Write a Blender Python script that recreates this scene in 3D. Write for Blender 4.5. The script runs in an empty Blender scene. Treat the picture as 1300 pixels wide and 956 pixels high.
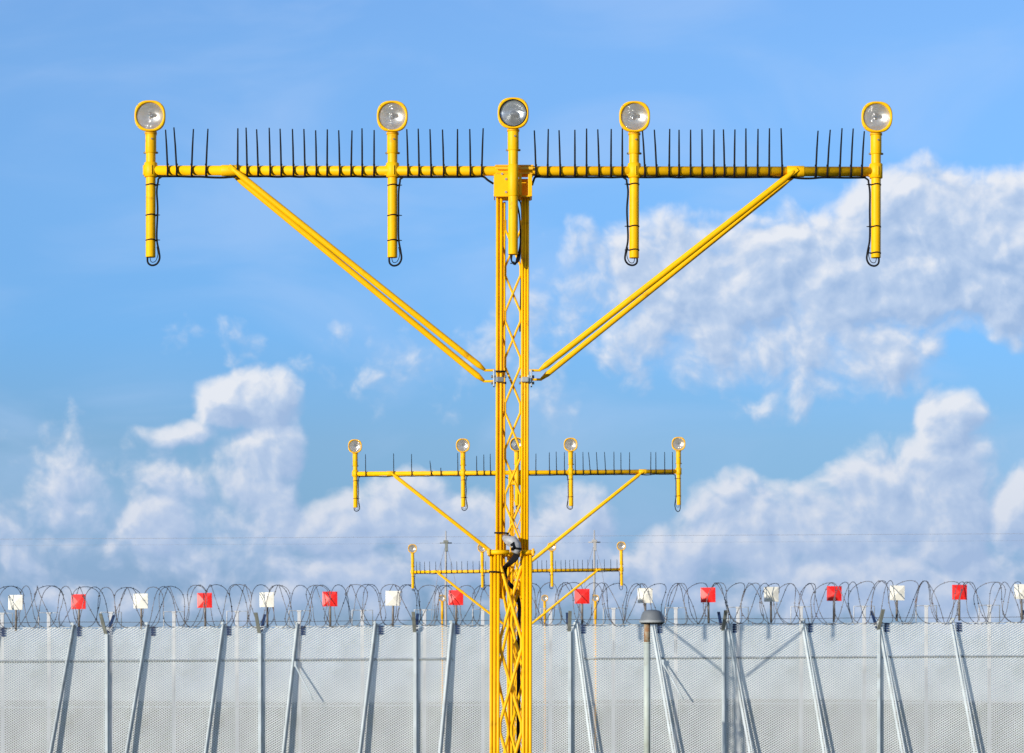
import bpy, bmesh, math, random
from mathutils import Vector, Matrix
random.seed(7)
R = math.radians
scene = bpy.context.scene
COL = scene.collection

# ------------------------------------------------------------------ camera
F = 4000.0          # focal length in photo pixels (photo 1300 wide)
HOR = 900.0         # horizon line of the photo
CAMZ = 1.6
cam_d = bpy.data.cameras.new('camera'); cam = bpy.data.objects.new('camera', cam_d); COL.objects.link(cam)
cam.location = (0, 0, CAMZ); cam.rotation_euler = (R(90), 0, 0)
cam_d.sensor_fit = 'HORIZONTAL'; cam_d.sensor_width = 36; cam_d.lens = 36*F/1300
cam_d.shift_y = (HOR-478)/1300
cam_d.clip_start = 0.1; cam_d.clip_end = 20000
cam_d.dof.use_dof = True; cam_d.dof.focus_distance = 25; cam_d.dof.aperture_fstop = 14
scene.camera = cam
scene.view_settings.view_transform = 'Standard'
scene.view_settings.look = 'None'
scene.view_settings.exposure = 0.0
scene.view_settings.gamma = 1

# ------------------------------------------------------------------ sun
SUN_AZ = -43.0      # degrees left of the camera's back
SUN_EL = 7.5
# direction TO the sun: behind the camera (-Y), to the left (-X)
sd = Vector((math.sin(R(SUN_AZ))*math.cos(R(SUN_EL)), -math.cos(R(SUN_AZ))*math.cos(R(SUN_EL)), math.sin(R(SUN_EL))))
sun_d = bpy.data.lights.new('sun', 'SUN'); sun = bpy.data.objects.new('sun', sun_d); COL.objects.link(sun)
sun.rotation_euler = sd.to_track_quat('Z', 'Y').to_euler()
sun_d.energy = 4.8; sun_d.angle = R(0.5); sun_d.color = (1.0, 0.94, 0.84)

# ------------------------------------------------------------------ world
world = bpy.data.worlds.new('World'); scene.world = world; world.use_nodes = True
nt = world.node_tree; N = nt.nodes; L = nt.links
for n in list(N): N.remove(n)

def math_node(nt, op, a, b=None, c=None, clamp=False):
    n = nt.nodes.new('ShaderNodeMath'); n.operation = op; n.use_clamp = clamp
    for i, v in enumerate((a, b, c)):
        if v is None: continue
        if isinstance(v, (int, float)): n.inputs[i].default_value = v
        else: nt.links.new(v, n.inputs[i])
    return n.outputs[0]

# cloud masses: centre (u, v), radii, height, in thousandths of a focal unit of DIRECTION (azimuth, tan elevation)
def PX(x, y): return ((x-650)/1000.0, (900-y)/1000.0)
BL = [ # photo x, y, rx, ry, amplitude
 # upper right bank
 (1180, 325, 130, 100, 1.15), (1290, 330, 120, 100, 1.2), (1120, 275, 45, 45, .95), (1060, 350, 100, 80, .95), (960, 350, 110, 75, .95),
 (860, 345, 95, 75, .86), (780, 390, 90, 90, .50), (770, 330, 70, 45, .36), (940, 430, 120, 60, .66), (1090, 440, 120, 55, .66), (1040, 490, 110, 40, .42), (690, 440, 70, 80, .30), (1000, 300, 50, 35, .8),
 # lower right mountain
 (1190, 640, 75, 105, 1.05), (1195, 550, 38, 48, 1.0), (1110, 640, 70, 70, 1.0), (1030, 680, 90, 60, .95), (940, 680, 90, 60, .85), (930, 625, 38, 28, .7), (860, 715, 80, 60, .85), (1300, 655, 55, 62, 1.0), (1130, 740, 260, 60, .85),
 # left cumulus
 (335, 515, 45, 46, 1.05), (285, 520, 42, 36, 1.0), (350, 560, 34, 50, .95), (235, 550, 45, 20, .75), (320, 600, 55, 50, .7), (350, 640, 36, 40, .75),
 (200, 670, 55, 45, .78), (215, 612, 80, 34, .42), (60, 650, 100, 50, .40), (25, 700, 90, 50, .42), (160, 600, 120, 40, .30), (60, 583, 24, 12, .40),
 (270, 690, 170, 75, .46), (130, 640, 170, 90, .33),
 # centre, behind the masts
 (430, 670, 60, 50, .9), (500, 650, 60, 45, .9), (535, 625, 45, 32, .85), (580, 690, 90, 60, .85), (450, 730, 90, 40, .75), (650, 700, 80, 60, .75), (730, 660, 60, 45, .85), (700, 700, 80, 50, .75), (780, 730, 80, 40, .7), (540, 460, 110, 50, .16), (285, 428, 50, 24, .22), (600, 760, 900, 26, .45),
]
def build_cloud_group():
    g = bpy.data.node_groups.new('cloud_field', 'ShaderNodeTree')
    g.interface.new_socket(name='P', in_out='INPUT', socket_type='NodeSocketVector')
    g.interface.new_socket(name='D', in_out='OUTPUT', socket_type='NodeSocketFloat')
    gi = g.nodes.new('NodeGroupInput'); go = g.nodes.new('NodeGroupOutput')
    P = gi.outputs[0]
    # warp
    w = g.nodes.new('ShaderNodeTexNoise'); w.noise_dimensions = '3D'; w.inputs['Scale'].default_value = 9; w.inputs['Detail'].default_value = 3
    g.links.new(P, w.inputs['Vector'])
    s = g.nodes.new('ShaderNodeVectorMath'); s.operation = 'SUBTRACT'; g.links.new(w.outputs['Color'], s.inputs[0]); s.inputs[1].default_value = (.5, .5, .5)
    m = g.nodes.new('ShaderNodeVectorMath'); m.operation = 'SCALE'; g.links.new(s.outputs[0], m.inputs[0]); m.inputs['Scale'].default_value = .055
    a = g.nodes.new('ShaderNodeVectorMath'); a.operation = 'ADD'; g.links.new(P, a.inputs[0]); g.links.new(m.outputs[0], a.inputs[1])
    WP = a.outputs[0]
    tot = None
    for (x, y, rx, ry, amp) in BL:
        u, v = PX(x, y)
        mp = g.nodes.new('ShaderNodeMapping'); mp.vector_type = 'TEXTURE'
        mp.inputs['Location'].default_value = (u, v, 0)
        mp.inputs['Scale'].default_value = (rx*1.25/1000, ry*1.25/1000, 1e3)
        g.links.new(WP, mp.inputs['Vector'])
        ln = g.nodes.new('ShaderNodeVectorMath'); ln.operation = 'DOT_PRODUCT'
        g.links.new(mp.outputs[0], ln.inputs[0]); g.links.new(mp.outputs[0], ln.inputs[1])
        q = math_node(g, 'SUBTRACT', 1.0, ln.outputs['Value'])
        q = math_node(g, 'MULTIPLY', q, amp)
        tot = q if tot is None else math_node(g, 'SMOOTH_MAX', tot, q, .12)
    tot = math_node(g, 'MAXIMUM', tot, -1.0)
    base = math_node(g, 'MULTIPLY', tot, 1.35)
    # billows
    n1 = g.nodes.new('ShaderNodeTexNoise'); n1.inputs['Scale'].default_value = 15; n1.inputs['Detail'].default_value = 7; n1.inputs['Roughness'].default_value = .53
    g.links.new(WP, n1.inputs['Vector'])
    v1 = g.nodes.new('ShaderNodeTexVoronoi'); v1.feature = 'SMOOTH_F1'; v1.inputs['Scale'].default_value = 26; v1.inputs['Detail'].default_value = 3; v1.inputs['Roughness'].default_value = .45
    v1.inputs['Smoothness'].default_value = .35; v1.normalize = True
    g.links.new(WP, v1.inputs['Vector'])
    f1 = math_node(g, 'MULTIPLY', math_node(g, 'SUBTRACT', n1.outputs['Fac'], .5), 2.0)
    f2 = math_node(g, 'MULTIPLY', math_node(g, 'SUBTRACT', .36, v1.outputs['Distance']), 1.25)
    d = math_node(g, 'ADD', base, math_node(g, 'ADD', f1, f2))
    g.links.new(d, go.inputs[0])
    return g
CG = build_cloud_group()
tc = N.new('ShaderNodeTexCoord')
sep = N.new('ShaderNodeSeparateXYZ'); L.new(tc.outputs['Generated'], sep.inputs[0])
az = math_node(nt, 'ARCTAN2', sep.outputs[0], sep.outputs[1])
U = math_node(nt, 'MULTIPLY', az, 4.0)
hz = math_node(nt, 'SQRT', math_node(nt, 'ADD', math_node(nt, 'MULTIPLY', sep.outputs[0], sep.outputs[0]), math_node(nt, 'MULTIPLY', sep.outputs[1], sep.outputs[1])))
V = math_node(nt, 'MULTIPLY', math_node(nt, 'DIVIDE', sep.outputs[2], math_node(nt, 'MAXIMUM', hz, .05)), 4.0)
cb = N.new('ShaderNodeCombineXYZ'); L.new(U, cb.inputs[0]); L.new(V, cb.inputs[1])
def cloud_at(dx, dy):
    v = N.new('ShaderNodeVectorMath'); v.operation = 'ADD'; L.new(cb.outputs[0], v.inputs[0]); v.inputs[1].default_value = (dx, dy, 0)
    g = N.new('ShaderNodeGroup'); g.node_tree = CG; L.new(v.outputs[0], g.inputs[0]); return g.outputs[0]
d0 = cloud_at(0, 0); d1 = cloud_at(-.010, .014)
def mrange(v, a, b, c=0.0, d=1.0, smooth=True):
    n = N.new('ShaderNodeMapRange'); n.interpolation_type = 'SMOOTHSTEP' if smooth else 'LINEAR'
    L.new(v, n.inputs[0]); n.inputs[1].default_value = a; n.inputs[2].default_value = b; n.inputs[3].default_value = c; n.inputs[4].default_value = d
    return n.outputs[0]
dens = mrange(d0, .14, .95)
slope = math_node(nt, 'SUBTRACT', d0, d1)
litn = mrange(slope, -.60, .80, smooth=False)
# height light: tops (thin distance from the edge towards the sun) brighter than cores
core = mrange(d0, .45, 1.7)
lit = math_node(nt, 'SUBTRACT', litn, math_node(nt, 'MULTIPLY', core, .10), clamp=True)
cr = N.new('ShaderNodeValToRGB'); L.new(lit, cr.inputs[0])
e = cr.color_ramp.elements; e[0].position = .1; e[0].color = (.36, .50, .745, 1); e[1].position = .72; e[1].color = (.84, .86, .91, 1)
m_ = e.new(.40); m_.color = (.52, .635, .83, 1)
# far, low clouds seen through more air: pinker and bluer
low = mrange(V, .14, .45, 1.0, 0.0)
tint = N.new('ShaderNodeMix'); tint.data_type = 'RGBA'; L.new(math_node(nt, 'MULTIPLY', low, .38), tint.inputs[0]); L.new(cr.outputs[0], tint.inputs[6]); tint.inputs[7].default_value = (.40, .50, .72, 1)
sky = N.new('ShaderNodeTexSky'); sky.sky_type = 'NISHITA'; sky.sun_disc = False
sky.sun_elevation = R(SUN_EL); sky.sun_rotation = math.atan2(sd.x, sd.y)
sky.altitude = 0; sky.air_density = 1.0; sky.dust_density = 0.0; sky.ozone_density = 4.0
# thin high veil + cloud deck
b1 = N.new('ShaderNodeBackground'); b1.inputs['Strength'].default_value = .134
hs = N.new('ShaderNodeMix'); hs.data_type = 'RGBA'; hs.blend_type = 'MULTIPLY'; hs.inputs[0].default_value = 1
L.new(sky.outputs[0], hs.inputs[6]); gr = N.new('ShaderNodeValToRGB'); L.new(math_node(nt, 'MULTIPLY', V, .8, clamp=True), gr.inputs[0])   # V 0..1.25
ge = gr.color_ramp.elements; ge[0].position = 0; ge[0].color = (.28, .35, .65, 1); ge[1].position = 1.0; ge[1].color = (.60, .58, .62, 1)
for p_, c_ in ((.12, (.30, .37, .70)), (.22, (.44, .48, .685)), (.27, (.505, .52, .69)), (.38, (.535, .62, .83)), (.52, (.72, .72, .87)), (.67, (.87, .79, .89)), (.78, (.90, .80, .90))):
    ge.new(p_).color = (*c_, 1)
sc2 = N.new('ShaderNodeVectorMath'); sc2.operation = 'SCALE'; L.new(gr.outputs[0], sc2.inputs[0]); sc2.inputs['Scale'].default_value = 2.0
L.new(sc2.outputs[0], hs.inputs[7])
L.new(hs.outputs[2], b1.inputs['Color'])
b2 = N.new('ShaderNodeBackground'); L.new(tint.outputs[2], b2.inputs['Color']); b2.inputs['Strength'].default_value = 1.0
vn = N.new('ShaderNodeTexNoise'); vn.inputs['Scale'].default_value = 2.6; vn.inputs['Detail'].default_value = 5; vn.inputs['Distortion'].default_value = .6
vm = N.new('ShaderNodeMapping'); vm.inputs['Scale'].default_value = (1, 2.2, 1); vm.inputs['Rotation'].default_value = (0, 0, .25); L.new(cb.outputs[0], vm.inputs[0]); L.new(vm.outputs[0], vn.inputs['Vector'])
veil = math_node(nt, 'MULTIPLY', mrange(vn.outputs['Fac'], .42, .70), .30)
bv = N.new('ShaderNodeBackground'); bv.inputs['Color'].default_value = (.50, .66, .95, 1)
ms0 = N.new('ShaderNodeMixShader'); L.new(veil, ms0.inputs[0]); L.new(b1.outputs[0], ms0.inputs[1]); L.new(bv.outputs[0], ms0.inputs[2])
ms = N.new('ShaderNodeMixShader'); L.new(math_node(nt, 'MULTIPLY', dens, .93), ms.inputs[0]); L.new(ms0.outputs[0], ms.inputs[1]); L.new(b2.outputs[0], ms.inputs[2])
au = math_node(nt, 'ABSOLUTE', U)
inwin = math_node(nt, 'MULTIPLY', math_node(nt, 'LESS_THAN', au, .98), math_node(nt, 'LESS_THAN', V, 1.15))
# broken cloud everywhere else round the sky
bn = N.new('ShaderNodeTexNoise'); bn.inputs['Scale'].default_value = 3.2; bn.inputs['Detail'].default_value = 5
bm_ = N.new('ShaderNodeMapping'); bm_.inputs['Scale'].default_value = (1, 1, 2.2); L.new(tc.outputs['Generated'], bm_.inputs[0]); L.new(bm_.outputs[0], bn.inputs['Vector'])
away = math_node(nt, 'MAXIMUM', mrange(au, 1.0, 2.2), mrange(V, 1.2, 2.2))
gf = math_node(nt, 'MULTIPLY', math_node(nt, 'MULTIPLY', mrange(bn.outputs['Fac'], .47, .62), away), .9)
b3 = N.new('ShaderNodeBackground'); b3.inputs['Color'].default_value = (.66, .70, .80, 1)
ms3 = N.new('ShaderNodeMixShader'); L.new(gf, ms3.inputs[0]); L.new(b1.outputs[0], ms3.inputs[1]); L.new(b3.outputs[0], ms3.inputs[2])
msw = N.new('ShaderNodeMixShader'); L.new(inwin, msw.inputs[0]); L.new(ms3.outputs[0], msw.inputs[1]); L.new(ms.outputs[0], msw.inputs[2])
ow = N.new('ShaderNodeOutputWorld'); L.new(msw.outputs[0], ow.inputs[0])
world.cycles.sampling_method = 'MANUAL'; world.cycles.sample_map_resolution = 512

# ------------------------------------------------------------------ materials
def mat(name, col, rough=.5, metal=0, var=.0, vscale=8, bump=0, bscale=60, coat=0, spec=.5, dirt=None, dscale=5, dlo=.58, dhi=.75):
    m = bpy.data.materials.new(name); m.use_nodes = True; t = m.node_tree; b = t.nodes['Principled BSDF']
    b.inputs['Base Color'].default_value = (*col, 1); b.inputs['Roughness'].default_value = rough; b.inputs['Metallic'].default_value = metal
    b.inputs['Coat Weight'].default_value = coat; b.inputs['Specular IOR Level'].default_value = spec
    co = t.nodes.new('ShaderNodeTexCoord'); src = None
    if var:
        n = t.nodes.new('ShaderNodeTexNoise'); n.inputs['Scale'].default_value = vscale; n.inputs['Detail'].default_value = 6
        t.links.new(co.outputs['Object'], n.inputs['Vector'])
        r = t.nodes.new('ShaderNodeMapRange'); r.inputs[1].default_value = .3; r.inputs[2].default_value = .7; r.inputs[3].default_value = 1-var; r.inputs[4].default_value = 1+var
        t.links.new(n.outputs['Fac'], r.inputs[0])
        x = t.nodes.new('ShaderNodeVectorMath'); x.operation = 'SCALE'; x.inputs[0].default_value = col; t.links.new(r.outputs[0], x.inputs['Scale'])
        src = x.outputs[0]
        rr = t.nodes.new('ShaderNodeMapRange'); rr.inputs[3].default_value = rough*.8; rr.inputs[4].default_value = min(1, rough*1.3); t.links.new(n.outputs['Fac'], rr.inputs[0]); t.links.new(rr.outputs[0], b.inputs['Roughness'])
    if dirt:
        n = t.nodes.new('ShaderNodeTexNoise'); n.inputs['Scale'].default_value = dscale; n.inputs['Detail'].default_value = 8; n.inputs['Roughness'].default_value = .7
        t.links.new(co.outputs['Object'], n.inputs['Vector'])
        r = t.nodes.new('ShaderNodeMapRange'); r.inputs[1].default_value = dlo; r.inputs[2].default_value = dhi; t.links.new(n.outputs['Fac'], r.inputs[0])
        x = t.nodes.new('ShaderNodeMix'); x.data_type = 'RGBA'; t.links.new(r.outputs[0], x.inputs[0])
        if src: t.links.new(src, x.inputs[6])
        else: x.inputs[6].default_value = (*col, 1)
        x.inputs[7].default_value = (*dirt, 1); src = x.outputs[2]
    if src: t.links.new(src, b.inputs['Base Color'])
    if bump:
        n = t.nodes.new('ShaderNodeTexNoise'); n.inputs['Scale'].default_value = bscale; n.inputs['Detail'].default_value = 4; t.links.new(co.outputs['Object'], n.inputs['Vector'])
        bp = t.nodes.new('ShaderNodeBump'); bp.inputs['Strength'].default_value = bump; bp.inputs['Distance'].default_value = .01
        t.links.new(n.outputs['Fac'], bp.inputs['Height']); t.links.new(bp.outputs[0], b.inputs['Normal'])
    return m
YEL = mat('yellow_paint', (.97, .505, .001), .45, var=.07, vscale=7, bump=.12, bscale=40, spec=.2, dirt=(.50, .20, .01), dscale=9, dlo=.60, dhi=.76)
YEL2 = mat('yellow_paint_worn', (.88, .44, .004), .45, var=.10, vscale=11, bump=.15, bscale=50, dirt=(.40, .14, .01), dscale=14, dlo=.60, dhi=.76)
BLK = mat('black_rubber', (.008, .008, .010), .6, var=.2, vscale=30, spec=.15)
GALV = mat('galvanised_steel', (.40, .44, .47), .5, metal=.35, var=.12, vscale=3, dirt=(.25, .25, .24), dscale=2.2)
POSTM = mat('pale_post_paint', (.50, .56, .58), .5, metal=.0, var=.14, vscale=3, dirt=(.31, .31, .28), dscale=2.2, dlo=.55, dhi=.8)
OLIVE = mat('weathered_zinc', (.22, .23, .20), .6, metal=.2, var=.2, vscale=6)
SHADE_BLUE = mat('shade_blue', (.014, .035, .10), .5, var=.2, vscale=9)  # blue shade put into the colour: prop-top shadow patches and rear arms
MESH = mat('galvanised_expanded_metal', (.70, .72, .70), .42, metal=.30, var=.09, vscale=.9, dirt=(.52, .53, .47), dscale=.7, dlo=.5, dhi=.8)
WIRE = mat('razor_wire_steel', (.20, .195, .205), .45, metal=.6, var=.25, vscale=8, dirt=(.13, .065, .035), dscale=3, dlo=.5, dhi=.65)
REDP = mat('red_board_paint', (.86, .012, .008), .42, var=.12, vscale=5, dirt=(.82, .10, .07), dscale=3, dlo=.5, dhi=.8)
WHP = mat('cream_white_board_paint', (.80, .77, .67), .5, var=.05, vscale=6, dirt=(.60, .55, .45), dscale=9, dlo=.55, dhi=.8)
PIPE = mat('brown_grey_pipe', (.22, .19, .165), .55, metal=.2, var=.2, vscale=5)
WHPOST = mat('white_post_paint', (.55, .56, .57), .5, var=.06, vscale=3, dirt=(.4, .38, .36), dscale=4)
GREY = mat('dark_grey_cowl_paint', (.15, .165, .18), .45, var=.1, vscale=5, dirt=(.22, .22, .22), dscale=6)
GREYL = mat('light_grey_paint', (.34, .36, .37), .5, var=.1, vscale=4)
PALE = mat('pale_green_grey_paint', (.46, .52, .47), .5, var=.1, vscale=2, dirt=(.30, .28, .22), dscale=3, dlo=.5, dhi=.8)
RUST = mat('rusty_pipe_band', (.36, .31, .22), .7, var=.2, vscale=8, dirt=(.30, .12, .03), dscale=7, dlo=.45, dhi=.6)
CONC = mat('concrete', (.33, .32, .30), .9, var=.12, vscale=4, bump=.3)
BOLT = mat('bolt_steel', (.45, .45, .44), .4, metal=.8, var=.1)
BOXG = mat('grey_junction_plastic', (.36, .36, .37), .45, var=.25, vscale=25, dirt=(.08, .08, .08), dscale=20)
FARP = mat('far_pole_paint', (.42, .40, .38), .7, var=.1, vscale=.5)
FARW = mat('far_wire', (.32, .33, .38), .7)

def glass_mat(name, flute):
    m = bpy.data.materials.new(name); m.use_nodes = True; t = m.node_tree
    for n in list(t.nodes): t.nodes.remove(n)
    o = t.nodes.new('ShaderNodeOutputMaterial'); mx = t.nodes.new('ShaderNodeMixShader')
    tr = t.nodes.new('ShaderNodeBsdfTransparent'); tr.inputs[0].default_value = (.93, .96, .97, 1)
    gl = t.nodes.new('ShaderNodeBsdfPrincipled'); gl.inputs['Roughness'].default_value = .10; gl.inputs['Metallic'].default_value = 1; gl.inputs['Base Color'].default_value = (.9, .92, .94, 1)
    co = t.nodes.new('ShaderNodeTexCoord')
    if flute:
        w = t.nodes.new('ShaderNodeTexWave'); w.bands_direction = 'Z'; w.inputs['Scale'].default_value = 34; w.inputs['Distortion'].default_value = 1.5; w.inputs['Detail'].default_value = 1
        t.links.new(co.outputs['Object'], w.inputs[0])
        w2 = t.nodes.new('ShaderNodeTexVoronoi'); w2.inputs['Scale'].default_value = 14; mq = t.nodes.new('ShaderNodeMapping'); mq.inputs['Scale'].default_value = (.7, 1, 2.4); t.links.new(co.outputs['Object'], mq.inputs[0]); t.links.new(mq.outputs[0], w2.inputs[0])
        s = math_node(t, 'ADD', w.outputs['Fac'], w2.outputs['Distance'])
        bp = t.nodes.new('ShaderNodeBump'); bp.inputs['Strength'].default_value = .9; bp.inputs['Distance'].default_value = .006
        t.links.new(s, bp.inputs['Height']); t.links.new(bp.outputs[0], gl.inputs['Normal'])
        mx.inputs[0].default_value = .50
        df = t.nodes.new('ShaderNodeBsdfDiffuse'); df.inputs[0].default_value = (.92, .95, .97, 1); t.links.new(bp.outputs[0], df.inputs['Normal'])
        m2_ = t.nodes.new('ShaderNodeMixShader'); m2_.inputs[0].default_value = .42; t.links.new(gl.outputs[0], m2_.inputs[1]); t.links.new(df.outputs[0], m2_.inputs[2]); gl = m2_
    else:
        mx.inputs[0].default_value = .22
        df = t.nodes.new('ShaderNodeBsdfDiffuse'); df.inputs[0].default_value = (.9, .93, .95, 1)
        m2_ = t.nodes.new('ShaderNodeMixShader'); m2_.inputs[0].default_value = .6; t.links.new(gl.outputs[0], m2_.inputs[1]); t.links.new(df.outputs[0], m2_.inputs[2]); gl = m2_
    t.links.new(tr.outputs[0], mx.inputs[1]); t.links.new(gl.outputs[0], mx.inputs[2]); t.links.new(mx.outputs[0], o.inputs[0])
    return m
LENSF = glass_mat('fluted_lens_glass', True)
LENSC = glass_mat('clear_lens_glass', False)
def reflector_mat():
    m = mat('silvered_reflector', (.96, .97, .98), .16, metal=1)
    t = m.node_tree; b = t.nodes['Principled BSDF']; co = t.nodes.new('ShaderNodeTexCoord')
    v = t.nodes.new('ShaderNodeTexVoronoi'); v.inputs['Scale'].default_value = 20; t.links.new(co.outputs['Object'], v.inputs[0])
    bp = t.nodes.new('ShaderNodeBump'); bp.inputs['Strength'].default_value = .35; bp.inputs['Distance'].default_value = .006
    t.links.new(v.outputs['Distance'], bp.inputs['Height']); t.links.new(bp.outputs[0], b.inputs['Normal'])
    return m
REFL = reflector_mat(); REFLC = reflector_mat(); REFLC.node_tree.nodes['Principled BSDF'].inputs['Roughness'].default_value = .24
REFL.node_tree.nodes['Principled BSDF'].inputs['Roughness'].default_value = .36
BULB = mat('dark_bulb_shield', (.10, .10, .10), .3, metal=.7)

# ------------------------------------------------------------------ mesh helpers
def tube(bm, pts, r, n=10, cap=True, smooth=True):
    pts = [Vector(p) for p in pts]; rs = r if isinstance(r, (list, tuple)) else [r]*len(pts)
    rings = []; up = None
    for i, p in enumerate(pts):
        a = pts[max(i-1, 0)]; b = pts[min(i+1, len(pts)-1)]
        t = (b-a).normalized()
        if up is None:
            up = Vector((0, 0, 1)) if abs(t.z) < .9 else Vector((0, 1, 0))
        x = t.cross(up).normalized(); y = x.cross(t).normalized(); up = y
        k = 1.0
        if 0 < i < len(pts)-1:
            c = (p-a).normalized().dot((b-p).normalized()); k = 1/max(.6, math.sqrt(max(.0001, (1+c)/2)))
        rings.append([bm.verts.new(p + (x*math.cos(2*math.pi*j/n) + y*math.sin(2*math.pi*j/n))*rs[i]*k) for j in range(n)])
    for i in range(len(rings)-1):
        for j in range(n):
            f = bm.faces.new((rings[i][j], rings[i][(j+1) % n], rings[i+1][(j+1) % n], rings[i+1][j])); f.smooth = smooth
    if cap:
        bm.faces.new(rings[0][::-1]); bm.faces.new(rings[-1])
def box(bm, c, s, rot=None, bev=0.0):
    m = Matrix.Translation(Vector(c)) @ (rot.to_4x4() if rot is not None else Matrix.Identity(4)) @ Matrix.Diagonal((s[0], s[1], s[2], 1))
    r = bmesh.ops.create_cube(bm, size=1, matrix=m)
    if bev:
        ed = list({e for v in r['verts'] for e in v.link_edges})
        bmesh.ops.bevel(bm, geom=ed, offset=bev, segments=2, affect='EDGES', profile=.5)
def lathe_y(bm, prof, n=32, c=(0, 0, 0), sup=None):
    """prof: (radius, y). axis Y. sup: superellipse exponent per ring"""
    rings = []
    for k, (r, y) in enumerate(prof):
        ring = []
        for j in range(n):
            a = 2*math.pi*j/n; ca, sa = math.cos(a), math.sin(a)
            ex = sup[k] if sup else 2
            q = (abs(ca)**ex + abs(sa)**ex)**(-1/ex)
            ring.append(bm.verts.new((c[0]+r*q*ca, c[1]+y, c[2]+r*q*sa)))
        rings.append(ring)
    for i in range(len(rings)-1):
        for j in range(n):
            f = bm.faces.new((rings[i][j], rings[i][(j+1) % n], rings[i+1][(j+1) % n], rings[i+1][j])); f.smooth = True
    return rings
def obj(name, bm, m, parent=None, loc=None, norm=True):
    if norm: bmesh.ops.recalc_face_normals(bm, faces=bm.faces[:])
    me = bpy.data.meshes.new(name); bm.to_mesh(me); bm.free(); me.materials.append(m)
    o = bpy.data.objects.new(name, me); COL.objects.link(o)
    if loc is not None: o.location = loc
    if parent is not None: o.parent = parent
    return o
def tag(o, label=None, cat=None, group=None, kind=None):
    if label: o['label'] = label
    if cat: o['category'] = cat
    if group: o['group'] = group
    if kind: o['kind'] = kind
    return o
def empty(name, loc, label, cat, group=None):
    o = bpy.data.objects.new(name, None); COL.objects.link(o); o.location = loc; o.empty_display_size = .3
    return tag(o, label, cat, group)
def B(): return bmesh.new()
def copy_tree(o, parent=None):
    c = o.copy(); COL.objects.link(c); c.parent = parent
    for ch in list(o.children): copy_tree(ch, c)
    return c
def at(px, py, d): return Vector(((px-650)/F*d, d, CAMZ+(HOR-py)/F*d))

# ------------------------------------------------------------------ ground, hills
def ground():
    bm = B()
    xs = [-6000, -1500, -400, -120, -40, 0, 40, 120, 400, 1500, 6000]; ys = [-3000, -400, -60, 0, 40, 80, 120, 300, 1000, 3000, 9000]
    g = [[bm.verts.new((x, y, 0)) for x in xs] for y in ys]
    for i in range(len(ys)-1):
        for j in range(len(xs)-1): bm.faces.new((g[i][j], g[i][j+1], g[i+1][j+1], g[i+1][j]))
    m = mat('mown_grass', (.075, .095, .03), .95, var=.35, vscale=.6, bump=.6, bscale=14, dirt=(.17, .14, .08), dscale=.25, dlo=.5, dhi=.72)
    tag(obj('ground', bm, m), kind='structure')
    bm = B()
    path = [(-400, 86.2), (400, 86.2)]
    vs = [bm.verts.new(p) for p in ((-400, 84.0, .01), (400, 84.0, .01), (400, 87.6, .01), (-400, 87.6, .01))]; bm.faces.new(vs)
    tag(obj('path', bm, mat('gravel_track', (.30, .28, .24), .95, var=.2, vscale=3, bump=.6, bscale=30)), kind='structure')
    # distant low hills, seen only through the mesh
    bm = B(); n = 120; rows = []
    for k, (y, h) in enumerate(((900, 0), (960, 2.6), (1100, 3.4), (1500, 0))):
        rows.append([bm.verts.new((-2400+4800*i/n, y, max(-.5, h*(1+.35*math.sin(i*.31+k)+.22*math.sin(i*.83)+.1*random.random())) if h else -.5)) for i in range(n+1)])
    for a, b in zip(rows, rows[1:]):
        for i in range(n): bm.faces.new((a[i], a[i+1], b[i+1], b[i])).smooth = True
    tag(obj('hills', bm, mat('wooded_hill', (.06, .085, .04), .95, var=.4, vscale=.05, bump=.5, bscale=.4)), kind='structure')
ground()

# ------------------------------------------------------------------ masts
S = .006
def make_bezel_meshes():
    h = 19.6*S; l = 17.1*S
    bm = B()  # bezel: rounded square ring with lip
    lathe_y(bm, [(l*.985, -.012), (l*1.0, -.026), (l*1.04, -.031), (h*.95, -.031), (h*.995, -.024), (h, -.010), (h*.985, .006), (h*.93, .012), (l*.99, .012), (l*.985, -.012)],
            48, sup=[2, 2, 2, 2.5, 2.55, 2.55, 2.55, 2.55, 2, 2])
    return bm
def housing_bm():
    h = 19.6*S; bm = B()
    lathe_y(bm, [(h*.93, .012), (h*.90, .05), (h*.74, .10), (h*.52, .135), (h*.30, .150), (.001, .155)], 40, sup=[2.55, 2.4, 2.2, 2, 2, 2])
    box(bm, (0, .055, -h*.93), (.075, .07, .055), bev=.006)   # foot that clamps to the post
    return bm
def reflector_bm():
    l = 17.1*S; bm = B()
    pr = []
    for i in range(11):
        r = l*(1-i/10*.86); pr.append((r, .004+.042*(1-(r/l)**2)))
    lathe_y(bm, pr, 40); return bm
def lens_bm():
    l = 17.1*S; bm = B(); pr = [(l*1.0, -.014)]
    for i in range(1, 8):
        r = l*(1-i/7.5); pr.append((r, -.014-.020*(1-(r/l)**2)))
    rg = lathe_y(bm, pr, 40); bm.faces.new(rg[-1]); return bm
def bulb_bm(kind):
    bm = B()
    if kind == 'clear':
        lathe_y(bm, [(.001, -.002), (.017, 0), (.024, .012), (.022, .035), (.012, .055)], 20)
        tube(bm, [(0.012, .01, -.012), (.045, .012, -.060), (.052, .02, -.075)], .005, 6)
        tube(bm, [(0.0, .008, .040), (.045, .012, .030), (.072, .014, .020)], .0045, 6)
        for a in range(7): tube(bm, [(-.016+a*.0055, -.006, -.015), (-.012+a*.0055, -.006, .018)], .0012, 5)
    else:
        lathe_y(bm, [(.001, 0), (.012, .002), (.016, .012), (.015, .04), (.008, .055)], 16)
    return bm

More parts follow.
